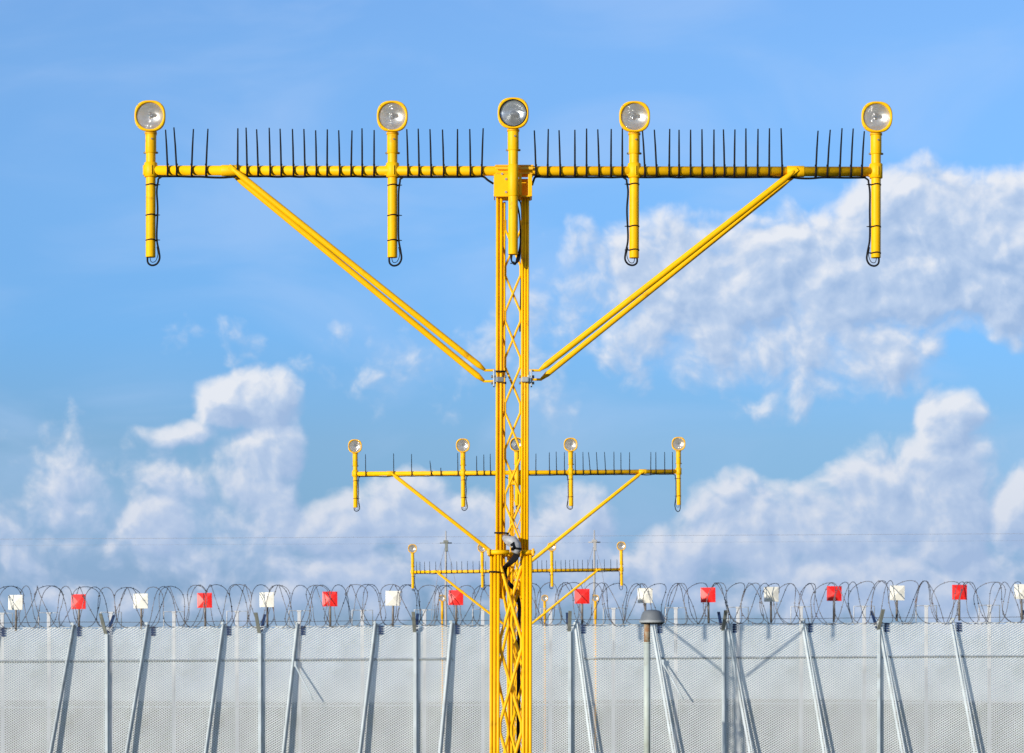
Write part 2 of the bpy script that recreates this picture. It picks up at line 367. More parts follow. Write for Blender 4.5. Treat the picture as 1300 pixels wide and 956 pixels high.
def coupler_bm(x, y, z, r):   # tee clamp with ribs and bolts
    bm = B()
    tube(bm, [(x, y, z-.052), (x, y, z-.048), (x, y, z+.055), (x, y, z+.060)], [r*1.06, r*1.17, r*1.17, r*1.06], 20)
    box(bm, (x-r*1.15, y, z), (.016, .05, .075), bev=.004)
    box(bm, (x+r*.25, y-r*1.14, z), (.006, .012, .07), bev=.002)
    return bm

def make_mast(label, D, cx, dz, roll, up, down, spikes, detail, extra_base=0.0):
    """local metres; x = (designpx-650)*S ; bar at z0"""
    z0 = CAMZ+(900-218)*S
    X = lambda p: (p-650)*S
    Z = lambda p: CAMZ+(900-p)*S
    t = empty('approach_light_mast', ((cx-650)/F*D, D, dz), label, 'light mast', 'yellow approach light masts in a row')
    t.rotation_euler = (0, R(roll), 0)
    by = -.03
    # crossbar
    bm = B(); tube(bm, [(X(183), by, z0), (X(1117), by, z0)], .0375, 20)
    for a, b in ((280, 304), (997, 1019)): tube(bm, [(X(a), by, z0), (X(a)+.004, by, z0), (X(b)-.004, by, z0), (X(b), by, z0)], [.040, .043, .043, .040], 20)
    bar = obj('crossbar', bm, YEL, t)
    for x in ((281, 303) if detail else ()):
        pass
    # spikes
    for (xb, xt, ln) in spikes:
        bm = B(); yy = by-.041
        x0, x1 = X(xb), X(xt)
        lean = random.uniform(-.012, .012)
        tube(bm, [(x0-.001, by-.02, z0-.046), (x0, yy-.004, z0-.035), (x0, yy-.006, z0), (x0+(x1-x0)*.12, yy-.003, z0+.036), (x0+(x1-x0)*.5, yy+lean*.5, z0+.04+(ln-.04)*.5), (x1, yy+lean, z0+ln)], [.005, .0074, .0074, .0074, .0070, .0052], 7)
        box(bm, (x0, yy-.003, z0+.038), (.017, .013, .014), bev=.002)
        box(bm, (x0, by-.02, z0-.044), (.02, .02, .012), bev=.002)
        obj('spike', bm, BLK, bar)
    # cable under the bar
    def cable(pts, r=.0055, name='cable', m=BLK, parent=t, n=7):
        out = []
        P = [Vector(p) for p in pts]
        for i in range(len(P)-1):
            a = P[max(i-1, 0)]; b = P[i]; c = P[i+1]; d = P[min(i+2, len(P)-1)]
            for k in range(6):
                s = k/6
                out.append(.5*((2*b)+(-a+c)*s+(2*a-5*b+4*c-d)*s*s+(-a+3*b-3*c+d)*s**3))
        out.append(P[-1]); bm = B(); tube(bm, out, r, n); return obj(name, bm, m, parent)
    zc = z0-.046
    pts = [(X(199), by-.01, zc)] + [(X(p), by-.012, zc+random.uniform(-.003, .002)-(.008 if 262 < p < 296 else 0)) for p in range(212, 610, 14)] + [(X(612), by-.02, zc), (X(618), by-.03, z0-.075), (X(625), by-.02, z0-.10)]
    cable(pts, .0085)
    pts = [(X(674), by-.01, z0-.11), (X(676), by-.02, z0-.075), (X(679), by-.01, zc)] + [(X(p), by-.012, zc+random.uniform(-.003, .002)-(.008 if 1000 < p < 1032 else 0)) for p in range(692, 1090, 14)]+[(X(1097), by-.01, zc)]
    cable(pts, .0085)
    # lamps
    for li, px in enumerate((190.5, 497, 650, 803.5, 1110)):
        mid = li == 2
        x = X(px); y = by if not mid else -.165
        zt = z0+up*S; zb = z0-down*S - (0 if not mid else -.005)
        if li == 4: zb += .004
        r1, r2 = .042, .037
        bm = B()
        tube(bm, [(x, y, zb), (x, y, zb+.004), (x, y, z0+.135), (x, y, z0+.14)], [r2*.96, r2, r2, r2], 24)
        tube(bm, [(x, y, z0+.130), (x, y, z0+.134), (x, y, zt-20.5*S), (x, y, zt-19.5*S)], [r1*.95, r1, r1, r1*.97], 24)
        if mid: tube(bm, [(x, y, z0-.215), (x, y, z0-.210), (x, y, z0+.02), (x, y, z0+.025)], [r2*1.02, r2*1.10, r2*1.10, r2*1.02], 24)
        post = obj('lamp_post', bm, YEL, t)
        if not mid:
            obj('coupler', coupler_bm(x, y, z0, .043), YEL, post)
        else:
            pass
        bm = B(); tube(bm, [(x-.056, y, z0+.135), (x-.050, y, z0+.135), (x+.050, y, z0+.135), (x+.056, y, z0+.135)], [.004, .0085, .0085, .004], 8)
        obj('bolt', bm, PIPE, post)
        bm = B(); tube(bm, [(x+.012, y-.046, z0+.235), (x+.012, y-.038, z0+.235)], .007, 8)
        obj('bolt', bm, PIPE, post)
        # lamp
        yh = y-.040; tilt = random.uniform(-1.5, 1.5)
        la = obj('lamp', housing_bm(), YEL, t, (x, yh, zt)); la.rotation_euler = (R(1.5), 0, R(tilt))
        obj('bezel', make_bezel_meshes(), YEL, la)
        obj('reflector', reflector_bm(), REFLC if mid else REFL, la)
        obj('bulb', bulb_bm('clear' if mid else 'x'), BULB, la, (0, -.006, .0 if mid else .018))
        obj('lens', lens_bm(), LENSC if mid else LENSF, la)
        if detail or True:
            if mid:
                bm = B(); l = 17.1*S
                lathe_y(bm, [(l*1.0, -.020), (l*1.0, -.033), (l*.95, -.033), (l*.94, -.018)], 40)
                obj('gasket', bm, BLK, la)
            for a in ((42, 138, 222, 318) if detail else ()):
                bm = B(); rr = 19.6*S*1.11*.92; c = Vector((rr*math.cos(R(a)), -.033, rr*math.sin(R(a)))); tube(bm, [c, c+Vector((0, .01, 0))], .0035, 8)
                obj('screw', bm, PIPE, la)
            bm = B(); tube(bm, [(x, y, zt-21.5*S), (x, y, zt-19*S)], [.047, .047], 20); obj('flange', bm, YEL2, post)
        # drop cable and loop under the post
        sgn = 1 if li < 2 else -1
        if not mid:
            e0 = x+sgn*(r2+.010)
            loop = 3.2*S
            big = 1.0 if li != 3 else .9
            if not detail and li == 4: big = 1.8
            pts = [(x+sgn*.085, by-.01, zc-.002), (x+sgn*.060, y-.01, zc-.02), (e0+sgn*.010, y-.01, z0-.085), (e0, y-.008, z0-.16), (e0+sgn*random.uniform(-.003, .01), y-.008, z0-.30), (e0, y-.008, zb+.15), (e0+sgn*.016, y-.008, zb+.05), (e0+sgn*.022, y-.006, zb-.01),
                   (e0+sgn*.000, y, zb-.050*big), (x+sgn*.010, y, zb-.062*big), (x-sgn*.018, y, zb-.045*big), (x-sgn*.024, y, zb-.010), (x-sgn*.015, y, zb+.03)]
            cable(pts, .0074, parent=post)
            cable([(e0, y-.002, zb+.08), (e0+sgn*.008, y, zb+.02), (e0-sgn*.012, y+.004, zb-.030), (x+sgn*.004, y, zb-.034), (x-sgn*.006, y, zb+.01)], .0028, parent=post)
            ties = (z0-.11, z0-.34, z0-.53) if li < 2 else (z0-.10, z0-.42, z0-.62 if li == 4 else z0-.60)
            if not detail: ties = (z0-.12, z0-.42)
            for zz in ties:
                if zz < zb+.02: continue
                bm = B(); ring = [(x+math.cos(a*math.pi/8)*(r2+.003)+sgn*.004, y+math.sin(a*math.pi/8)*(r2+.004), zz+.003*math.cos(a)) for a in range(17)]
                tube(bm, ring, .0048, 6, cap=False)
                tube(bm, [(e0-sgn*.005, y-.012, zz), (e0+sgn*.026, y-.02, zz-.002)], [.0055, .003], 6)
                obj('cable_tie', bm, BLK, post)
        else:
            for k in range(3):
                cable([(x+.020+.004*k, y+.05, z0-.26), (x+.050, y+.09, z0-.36), (x+.055, y+.08, zb+.10), (x+.048-.01*k, y+.03, zb-.03), (x+.015, y+.005, zb-.062-.006*k), (x-.012, y, zb-.045), (x-.022+.01*k, y, zb+.03)], .006, parent=post)
            cable([(x+.01, y, zb-.05), (x-.012, y, zb-.068), (x-.02, y-.01, zb-.066)], .003, parent=post)
    # saddle bracket
    bm = B()
    box(bm, (X(634.8), -.105, Z(238.2)), (18.5*S, .012, 28.5*S), bev=.003)      # left front plate
    box(bm, (X(671.4), -.105, Z(238.2)), (5.2*S, .012, 28*S), bev=.003)         # right edge plate
    box(bm, (X(659), -.118, Z(238)), (3.6*S, .05, 27*S), bev=.003)
    box(bm, (X(650.5), .10, Z(238.2)), (44*S, .012, 28*S), bev=.003)
    for p in (626.4, 673.2): box(bm, (X(p), -.0, Z(238.2)), (.008, .20, 27*S), bev=.002)
    box(bm, (X(650), -.02, Z(252)), (44*S, .19, .008), bev=.002)
    br = obj('head_bracket', bm, YEL, t)
    bm = B(); box(bm, (X(651.5), -.015, Z(222.6)), (47*S, .155, .010), bev=.003); box(bm, (X(651.5), -.015, Z(212.2)), (49*S, .12, .012), bev=.003)
    box(bm, (X(651.5), -.09, Z(216)), (47*S, .008, .022), bev=.002)
    obj('saddle', bm, YEL2, br)
    for (p, q) in ((641, 230.5), (641, 247), (636, 224)):
        bm = B(); tube(bm, [(X(p), -.109, Z(q)), (X(p), -.120, Z(q))], .009, 6); obj('bolt', bm, BOLT, br)
    # chords
    zj = Z(702)
    def chord(xc, yc, w, zlo, zhi, name='chord', m=YEL, k=3):
        bm = B(); r = w*(.155 if k == 3 else .21)
        for i in range(k):
            o = (i-(k-1)/2)*(w-2*r)/(k-1)
            tube(bm, [(xc+o, yc, zlo), (xc+o, yc, zhi)], r, 12)
        box(bm, (xc, yc+.016, (zlo+zhi)/2), (w*.86, .012, zhi-zlo-.002))
        return obj(name, bm, m, t)
    ztop = Z(253)
    chord(X(632.6), -.055, 8.6*S, Z(760), ztop, k=2); chord(X(665.3), -.055, 10.2*S, Z(760), ztop)
    chord(X(637.6), .13, 6.0*S, Z(760), ztop, k=2); chord(X(663.6), .16, 6*S, Z(760), ztop, k=2)
    def zig(xl, xr, y0, zhi, zlo, pitch, contact, r, start, name='lattice_rod', m=YEL, axis='x', other=0):
        pts = []; z = zhi; side = start
        while z > zlo:
            u = xl if side < 0 else xr
            for zz in (z, z-contact):
                pts.append((u, y0, zz) if axis == 'x' else (other, u, zz))
            z -= pitch; side = -side
        bm = B(); tube(bm, pts, r, 8); return obj(name, bm, m, t)
    xl, xr = X(640.4), X(659.4)
    pit = 58*S; con = 12.5*S
    zs = Z(280)
    zig(xl, xr, -.030, zs, Z(752), pit, con, .0085, -1); zig(xl, xr, -.012, zs, Z(752), pit, con, .0085, 1)
    for xx in (X(635), X(664.8)): zig(-.035, .12, 0, zs-.1, Z(752), pit, con, .0075, 1, axis='y', other=xx)
    # lower, wider section that the upper one folds into
    zg = -dz
    for xc, yc in ((X(627.6), -.10), (X(668.4), -.10)): chord(xc, yc, 12.8*S, zg, zj-.01, 'lower_chord')
    chord(X(646.8), .26, 8*S, zg, zj-.01, 'lower_chord', k=2)
    xl, xr = X(634.6), X(661.6)
    zig(xl, xr, -.090, Z(705), zg+.1, 106*S, 13*S, .0125, -1); zig(xl, xr, -.064, Z(705), zg+.1, 106*S, 13*S, .0125, 1)
    def zigp(P, Q, zhi, zlo, pitch, contact, r, side):
        pts = []; z = zhi
        while z > zlo:
            u = P if side < 0 else Q
            pts += [(u[0], u[1], z), (u[0], u[1], z-contact)]; z -= pitch; side = -side
        bm = B(); tube(bm, pts, r, 8); return obj('lattice_rod', bm, YEL, t)
    zigp((X(632), -.07), (X(644.6), .24), Z(712), zg+.1, .42, .07, .011, -1)
    zigp((X(664), -.07), (X(649), .24), Z(712), zg+.1, .42, .07, .011, -1)
    bm = B()
    for a, b in ((620.5, 646), (661, 675.5)): tube(bm, [(X(a), -.12, zj), (X(b), -.12, zj)], .019, 14)
    for p in (620.8, 675.2): tube(bm, [(X(p), -.12, zj), (X(p), .24, zj)], .017, 12)
    tube(bm, [(X(620), .24, zj), (X(676), .24, zj)], .019, 12)
    col = obj('hinge_collar', bm, YEL, t)
    for p in (620, 676):
        bm = B(); box(bm, (X(p), -.12, zj), (.02, .05, .055), bev=.005)
        tube(bm, [(X(p)-.016, -.13, zj), (X(p)+.016, -.13, zj)], .012, 6)
        obj('hinge_bolt', bm, YEL2, col)
    # braces
    yb = by
    def brace(a, b, ya, y1, r=.0235, flat=8):
        A = Vector((X(a[0]), ya, Z(a[1]))); E = Vector((X(b[0]), y1, Z(b[1])))
        d = (E-A).normalized(); bm = B()
        tube(bm, [A+d*.00, A+d*.03, A+d*.10, E-d*.10, E-d*.035], [.012, .017, r, r, .010], 14)
        s = 1 if b[0] < 650 else -1
        q = E-d*.04
        box(bm, (q+Vector((s*.036, 0, -.004))), (.085, .016, .018), bev=.004)
        box(bm, A, (.06, .014, .036), rot=Matrix.Rotation(math.atan2(-(d.z), d.x)+0, 3, 'Y'), bev=.004)
        return obj('brace', bm, YEL, t)
    if detail:
        brace((294, 216.5), (619.5, 474.6), by-.047, -.05); brace((294, 221.5), (618, 486), by+.047, .10)
        brace((1006, 219), (679, 474.6), by-.047, -.05); brace((1004, 224), (681, 483.6), by+.047, .10, r=.021)
    else:
        brace((294, 218), (619.5, 478), by-.047, -.05, r=.033); brace((1006, 220), (679, 478), by-.047, -.05, r=.031)
    # clamps for the braces
    for s, cxp in ((-1, 634), (1, 665.5)):
        bm = B(); box(bm, (X(cxp), -.085, Z(483.5)), (9.5*S, .055, 6.5*S), bev=.008)
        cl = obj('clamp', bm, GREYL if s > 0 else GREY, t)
        bm = B(); xe = X(626) if s < 0 else X(673.5)
        box(bm, (xe, -.03, Z(481)), (.012, .09, .125), bev=.003); box(bm, (xe-s*.02, -.04, Z(482)), (.02, .05, .06), bev=.004)
        obj('clamp_plate', bm, GALV, cl)
        for zz in (Z(479), Z(487)):
            bm = B()
            tube(bm, [(xe-s*.095, -.045, zz), (xe+s*.018, -.045, zz)], .006, 7)
            tube(bm, [(xe-s*.005+s*.012, -.045, zz), (xe+s*.022, -.045, zz)], .012, 6)
            tube(bm, [(xe-s*.095, -.045, zz), (xe-s*.08, -.045, zz)], .011, 6)
            obj('bolt', bm, PIPE, cl)
    bm = B(); tube(bm, [(X(628), -.082, Z(473)), (X(641), -.085, Z(473))], .008, 6); obj('strap', bm, BLK, t)
    # cable bundle, junction head, straps
    if detail:
        for k in range(5):
            o1 = (k-2)*.0075
            cable([(X(640), -.01+.01*k, Z(683+.8*k)), (X(645)+o1*.3, -.12, Z(684)+o1*.5), (X(653)+o1, -.135-.004*k, Z(690)), (X(656.5)+o1, -.14, Z(700)), (X(652)+o1*1.3, -.14, Z(711)), (X(644)+o1, -.12, Z(718)), (X(640)+o1*.8, .02, Z(722)), (X(641)+o1, .10, Z(735)), (X(657.5)+o1*.35, .12, Z(760)), (X(658)+o1*.35, .12, Z(830)), (X(657)+o1*.5, .12, zg+.05)], .0088, n=8)
        bm = B(); tube(bm, [(X(640), -.03, Z(682)), (X(641.5), -.11, Z(685)), (X(645), -.155, Z(687.5)), (X(650), -.17, Z(689)), (X(654), -.17, Z(693.5)), (X(655), -.165, Z(699)), (X(653.5), -.16, Z(703))], [.022, .026, .036, .042, .040, .036, .034], 16)
        jb = obj('cable_gland', bm, BOXG, t)
        bm = B(); tube(bm, [(X(648), -.203, Z(694)), (X(650.5), -.215, Z(692)), (X(652), -.212, Z(696)), (X(649), -.20, Z(700))], .009, 8); obj('pull_cord', bm, BLK, jb)
        for q in ((643.5, -.14, 686.3, 30), (654.8, -.167, 698, 95)):
            bm = B(); c = Vector((X(q[0]), q[1], Z(q[2]))); d = Vector((math.cos(R(q[3])), 0, -math.sin(R(q[3]))))
            tube(bm, [c-d*.008, c+d*.008], .041, 16); obj('gland_clip', bm, BLK, jb)
        for (a, b, q, yy) in ((627, 645, 677.3, -.085), (620.5, 634.5, 726.8, -.125)):
            bm = B(); tube(bm, [(X(a), yy, Z(q)), (X((a+b)/2), yy-.012, Z(q)), (X(b), yy, Z(q+.6))], .0065, 7); obj('strap', bm, BLK, t)
        cable([(X(655), -.02, Z(253)), (X(659.5), -.01, Z(258)), (X(661), .0, Z(275)), (X(661), .02, Z(320)), (X(659), .05, Z(420))], .006)
    # base
    bm = B(); box(bm, (X(648), .11, zg+.075), (.62, .66, .03), bev=.005); obj('base_plate', bm, GALV, t)
    bm = B(); box(bm, (X(648), .11, zg+.0), (1.1, 1.1, .12), bev=.02); obj('concrete_footing', bm, CONC, t)
    return t

sp1 = [(212.7,210.1),(224.2,220.5),(243,245.4),(261.3,263.7),(301.3,301.6),(313.3,311.8),(327.2,325.1),(342.5,341),(356.5,355),(372,370.5),(386.5,385),(401,400),(414.6,414.6),(430.5,429),(445,446),(459,458.5),(474,474),
 (517,515.3),(531,529.7),(546.2,544.6),(562.1,560.5),(579.5,579.5),(596,595),(610.3,612),(678.8,676.7),(693.7,694.4),(709.6,708),(728.2,728),(742.9,742.9),(758.8,757),(773.8,774),(788.1,788.1),(816.8,813.4),(831.5,828.6),(847.5,848),
 (860,860),(874.6,874.6),(889.3,889),(904,904),(917.5,916),(930,930.5),(944.6,944.6),(959.4,959.8),(974,974.2),(990.5,989),(1033.1,1036),(1047.8,1051.4),(1063.5,1066.1),(1077.6,1080.2),(1091.4,1094.6)]
m1 = make_mast('nearest and largest yellow lattice mast carrying five round lamps on a spiked crossbar', 24.0, 650, 0.0, 0.09, 67.5, 110, [(a, b, .31+random.uniform(-.012, .012)) for a, b in sp1], True)
# second mast (design px from its own centre)
c2 = 656; k2 = 53.8/24.0
def dsg(px, c, k): return 650+(px-c)*k
sp2 = [(464.3,0,.33),(499.9,0,.34),(522.6,0,.33),(547.3,-1.5,.21),(559.6,0,.09),(581.2,0,.34),(605.1,0,.29),(614.2,0,.31),(622.4,0,.32),(670,0,.33),(680,.4,.32),(697.3,0,.34),(706.3,-.3,.35),(716.4,0,.34),(730.2,-.3,.33),(740.1,-.2,.34),(749,-2,.34),(758.2,-1.3,.34),(768.5,-1.3,.34),(779.2,0,.34),(788,0,.33),(798.8,.3,.33),(825.7,.4,.33),(832.3,0,.33),(843.5,0,.33),(853.4,0,.33)]
m2 = make_mast('second yellow light mast, smaller, seen behind the nearest mast at middle height', 53.8, c2+3.3, -.06, -.42, 78, 96, [(dsg(a, c2, k2), dsg(a+b, c2, k2), h) for a, b, h in sp2], False)
c3 = 656.5; k3 = 83.3/24.0
x3 = [528.8,533.4,539.2,545.7,553.4,560,566.5,573,580.2,586.4,593.7,600.7,608.6,616.7,676.4,682.3,688,694,705.4,712.3,718,723.4,728.4,733.6,739.5,746.4,752.3,758.4,767.3,775.4,783.4]
m3 = make_mast('third and most distant yellow light mast, its crossbar just above the razor wire', 83.3, c3+3.3, -.44, -.7, 103, 72, [(dsg(a, c3, k3), dsg(a, c3, k3), .27) for a in x3], False)

# ------------------------------------------------------------------ single lamps on poles beyond the fence
D4 = 114.0
def pole_lamp(px, label):
    p = at(px, 759.5, D4); z = p.z
    t = empty('approach_lamp', (p.x, D4, 0), label, 'lamp', 'yellow approach lamps on single poles behind the fence')
    bm = B(); tube(bm, [(0, 0, 0), (0, 0, z-.75)], .036, 14); tube(bm, [(0, 0, z-.75), (0, 0, z-.1)], .05, 14); obj('pole', bm, YEL2, t)
    la = obj('lamp', housing_bm(), YEL, t, (0, -.04, z)); la.scale = (1.05,)*3
    obj('bezel', make_bezel_meshes(), YEL, la); obj('reflector', reflector_bm(), REFL, la); obj('bulb', bulb_bm('x'), BULB, la, (0, .008, 0)); obj('lens', lens_bm(), LENSF, la)
    bm = B(); box(bm, (0, 0, .03), (.3, .3, .06), bev=.01); obj('base', bm, CONC, t)
for px, lb in ((561.5, 'single yellow pole lamp behind the fence, left of the fourth red board from left'), (691.6, 'single yellow pole lamp behind the fence just right of the nearest mast'), (756, 'single yellow pole lamp behind the fence, right of the fifth red board from left')):
    pole_lamp(px, lb)

# ------------------------------------------------------------------ fence
DF = 90.0; PXM = DF/F
def fy(px): return 796.5 - 7.0*px/1300.0          # fence top line in the photo
SL = (7.0/1300.0)
fence = empty('security_fence', (0, DF, 0), 'long pale grey expanded metal security fence with leaning props', 'fence')
XF0, XF1 = -32.4, 32.4
PW = 96.0*PXM                                      # bay width 2.16
def top_z(x): return CAMZ+(HOR-fy(650+x/PXM))*PXM
# one bay of expanded metal
def mesh_bay():
    bm = B(); cw, ch = .105, .070; H = 4.25; W = PW; nx = int(W/cw)+1; nz = int(H/ch)
    cw = W/round(W/cw)
    nx = round(W/cw)
    for i in range(nx*2):
        x0 = i*cw/2; x1 = x0+cw/2
        for j in range(nz):
            for s in (0, 1):
                # ribbon from (x0, za) to (x1, zb); adjacent columns mirror
                up_ = ((i+j+s) % 2 == 0)
                pass
        # each column of half cells: zigzag ribbons
        for j in range(nz*1):
            zc = -j*ch-((x0*.10) % ch)
            za, zb = (zc, zc-ch/2) if i % 2 == 0 else (zc-ch/2, zc)
            zc2a, zc2b = (zc-ch, zc-ch/2) if i % 2 == 0 else (zc-ch/2, zc-ch)
            for (a, b, dy) in ((za, zb, 0), (zc2a, zc2b, .0)):
                if (a, b) == (zc2a, zc2b) and False: continue
                w = .0152
                v = [bm.verts.new(p) for p in ((x0, -.008, a-w), (x1, -.008, b-w), (x1, .006, b+w), (x0, .006, a+w))]
                bm.faces.new(v)
    return bm
bay_bm = mesh_bay()
bay = obj('mesh_bay', bay_bm, MESH, fence, norm=False)
nb = int(round((XF1-XF0)/PW))
base_x = at(93-48, 0, DF).x % PW
def first_left(v):
    while v-PW > XF0: v -= PW
    return v
xs0 = first_left(at(93, 0, DF).x)
bays = []
for i in range(nb+1):
    x = xs0+i*PW
    o = bay if i == 0 else bay.copy()
    if i: COL.objects.link(o); o.parent = fence
    o.location = (x, 0, top_z(x)); o.rotation_euler = (0, -math.atan(SL), 0)
    bays.append(o); o.name = 'expanded_metal_sheet'
# top edge frill: ragged top selvage; horizontal joint rail
def rail(x0, x1, py, r, m, name, yy=-.02):
    bm = B(); n = max(2, int((x1-x0)/.5)); 
    tube(bm, [(x0+(x1-x0)*i/n, yy, top_z(x0+(x1-x0)*i/n)-py*PXM+random.uniform(-.004, .004)) for i in range(n+1)], r, 8)
    return obj(name, bm, m, fence)
gx0, gx1 = at(574, 0, DF).x, at(741, 0, DF).x
rail(XF0, gx0, 42.5, .022, GALV, 'rail'); rail(gx1, XF1, 43, .022, GALV, 'rail')
rail(XF0, XF1, 102, .022, GALV, 'rail', .03); rail(XF0, XF1, .6, .010, MESH, 'top_edge', .0)
# clips along the joint rail give its ragged shadow line
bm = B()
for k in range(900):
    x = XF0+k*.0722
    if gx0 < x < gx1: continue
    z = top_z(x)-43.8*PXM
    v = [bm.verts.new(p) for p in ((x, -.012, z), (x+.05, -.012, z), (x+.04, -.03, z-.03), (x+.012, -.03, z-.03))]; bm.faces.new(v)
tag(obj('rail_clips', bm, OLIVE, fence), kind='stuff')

# leaning props: (top px, px at y=867)
props = [(93,80),(187,175),(283,273),(377,369),(476,467),(573,566),(733,743),(830,843),(925,939),(1021,1034),(1118,1132),(1210,1224)]
allp = [(93-96*k, 80-96*k) for k in range(1, 9)] + props + [(1210+96*k, 1225+96*k) for k in range(1, 9)]
for (a, b) in allp:
    T = Vector(((a-650)*PXM, -.085, CAMZ+(HOR-fy(a)+3.0)*PXM)); Bq = Vector(((b-650)*PXM, -.16, CAMZ+(HOR-867)*PXM))
    d = (Bq-T); k = (T.z-.0)/(T.z-Bq.z); G = T+d*k
    bm = B(); n = d.normalized(); rot = Matrix((Vector((1, 0, 0)), Vector((0, 1, 0)), Vector((0, 0, 1)))).transposed()
    q = n.to_track_quat('Z', 'Y').to_matrix()
    L_ = (G-T).length; c = (T+G)/2
    box(bm, c, (.125 if a < 650 else .10, .03, L_), rot=q, bev=.005)
    side = .055 if a < 650 else -.085
    box(bm, c+Vector((side, .035, 0)), (.022, .06, L_*.995), rot=q, bev=.003)
    box(bm, T+Vector((-.02, 0, .02)), (.09, .05, .07), bev=.006)
    p = obj('prop', bm, POSTM, fence)
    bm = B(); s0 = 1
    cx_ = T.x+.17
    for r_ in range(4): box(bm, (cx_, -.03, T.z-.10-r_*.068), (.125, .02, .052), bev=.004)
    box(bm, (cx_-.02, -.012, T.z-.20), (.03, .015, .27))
    obj('bracket_or_shade', bm, SHADE_BLUE, p)  # no real fitting: dark blue plates stand in for shadow beside the prop top
for (a, b, c_, e) in ((374, 843, 392, 878), (841, 841, 862, 878)):
    bm = B(); P0 = at(a, b, DF-.15); P1 = at(c_, e, DF-.27); P0.y -= DF; P1.y -= DF
    tube(bm, [P0, P1, P1+(P1-P0)*.3], .020, 10); box(bm, P0, (.09, .04, .16), bev=.01); obj('short_stay', bm, POSTM, fence)

# vertical posts with V arms: post px, arm widths
for px in [135-196*k for k in range(1, 4)] + [135.5, 330, 527, 723, 918, 1115] + [1115+196*k for k in range(1, 4)]:
    x = (px-650)*PXM; zt = CAMZ+(HOR-fy(px)-8.0)*PXM
    bm = B()
    box(bm, (x, -.09, zt/2), (.085, .07, zt), bev=.006); box(bm, (x+.065, -.055, zt/2-.02), (.045, .03, zt-.04), bev=.003)
    post = obj('post', bm, POSTM, fence)
    s = -1 if px < 650 else 1
    off = (px-650)/560.0
    bm = B(); A = Vector((x-.01, -.10, zt-.03)); E = A+Vector((off*.11, -.45, .57)); d = E-A
    q = d.normalized().to_track_quat('Z', 'Y').to_matrix(); box(bm, (A+E)/2, (.10, .035, d.length), rot=q, bev=.005)
    obj('front_arm', bm, OLIVE, post)
    bm = B(); A = Vector((x+.03-(.0 if px < 650 else .07), -.02, zt+.02)); E = A+Vector((-off*.13, .45, .50)); d = E-A
    q = d.normalized().to_track_quat('Z', 'Y').to_matrix(); box(bm, (A+E)/2, (.085, .03, d.length), rot=q, bev=.005)
    obj('rear_arm', bm, SHADE_BLUE, post)  # arm leaning away from the sun, its shade put into the blue colour

# ------------------------------------------------------------------ razor wire coil on the fence
def coil(label, ph, hand, r0, name, rnd=1.0):
    bm = B(); pts = []; rr = []
    x = XF0; th = ph; step = math.pi*2/30
    per = 51*PXM
    while x < XF1:
        loc = .5+.5*math.sin(x*.35+ph)           # how bunched the coil is
        jit = .10*math.sin(x*.9+ph*3)+.06*math.sin(x*2.3+1.7*ph)
        z = top_z(x)+.565+(.60+.02*math.sin(x*.7))*math.cos(th)+.02*math.sin(x*1.3)
        y = .05+.52*math.sin(th*1.0)*hand
        dx = (.07+.17*loc)*rnd*math.sin(2*th+.25+.5*math.sin(x*.21))*.8
        pts.append((x+dx+jit*.5, y, z)); th += step; x += per/30*(1+.12*math.sin(x*.55+ph*2))
    tube(bm, pts, .0092, 5)
    # barbs
    for i in range(6, len(pts)-6, 3):
        p = Vector(pts[i]); t_ = (Vector(pts[i+1])-Vector(pts[i-1])).normalized(); nrm = t_.cross(Vector((0, 1, 0)))
        if nrm.length < .1: continue
        nrm.normalize()
        v = [bm.verts.new(q) for q in (p-nrm*.03, p+t_*.02+Vector((0, .004, 0)), p+nrm*.03, p-t_*.02)]; bm.faces.new(v)
    tag(obj(name, bm, WIRE, None, (0, DF, 0)), label, 'razor wire', 'razor wire coils along the fence top')
coil('razor wire coil along the fence top wound to the right, crossing the other coil', 0.3, 1, 0, 'razor_wire_coil')
coil('razor wire coil along the fence top wound to the left, crossing the other coil', 0.3+math.pi, -1, 0, 'razor_wire_coil')
coil('third, narrower razor wire coil with pointed crossings, threaded between the two rounder coils', 1.1, -1, 0, 'razor_wire_coil', -.35)
coil('fourth razor wire coil, nearly round, filling the gaps between the other coils', 2.0, 1, 0, 'razor_wire_coil', .45)
def strand(y, above, r, label):
    bm = B(); n = 80
    tube(bm, [(XF0+(XF1-XF0)*i/n, y, top_z(XF0+(XF1-XF0)*i/n)+above*PXM+.01*math.sin(i*1.1)) for i in range(n+1)], r, 6)
    tag(obj('wire_strand', bm, WIRE, None, (0, DF, 0)), label, 'wire')
strand(.55, 6.6, .008, 'straight taut thin wire running through the bottom of the razor coils')

# ------------------------------------------------------------------ marker boards
def board_pair(mt):
    t = empty('marker_board', (0, 0, 0), 'x', 'marker board')
    h = 9.4*PXM
    bm = B(); fr = -.03
    c = [bm.verts.new((sx*h, fr, sz*h)) for sx, sz in ((-1, -1), (1, -1), (1, 1), (-1, 1))]; ap = bm.verts.new((0, fr-.05, 0))
    bk = [bm.verts.new((sx*h, fr+.025, sz*h)) for sx, sz in ((-1, -1), (1, -1), (1, 1), (-1, 1))]
    for i in range(4):
        j = (i+1) % 4; bm.faces.new((c[i], c[j], ap)); bm.faces.new((c[i], bk[i], bk[j], c[j]))
    bm.faces.new(bk)
    obj('board', bm, mt, t)
    bm = B(); tube(bm, [(0, .03, -36*PXM), (0, .03, h*.7)], .032, 12); obj('board_post', bm, PIPE, t)
    bm = B()
    for zz in (-.09, .09): box(bm, (0, .03, zz), (.13, .05, .03), bev=.004)
    obj('bracket_or_shade', bm, PIPE, t)
    return t
first = {}
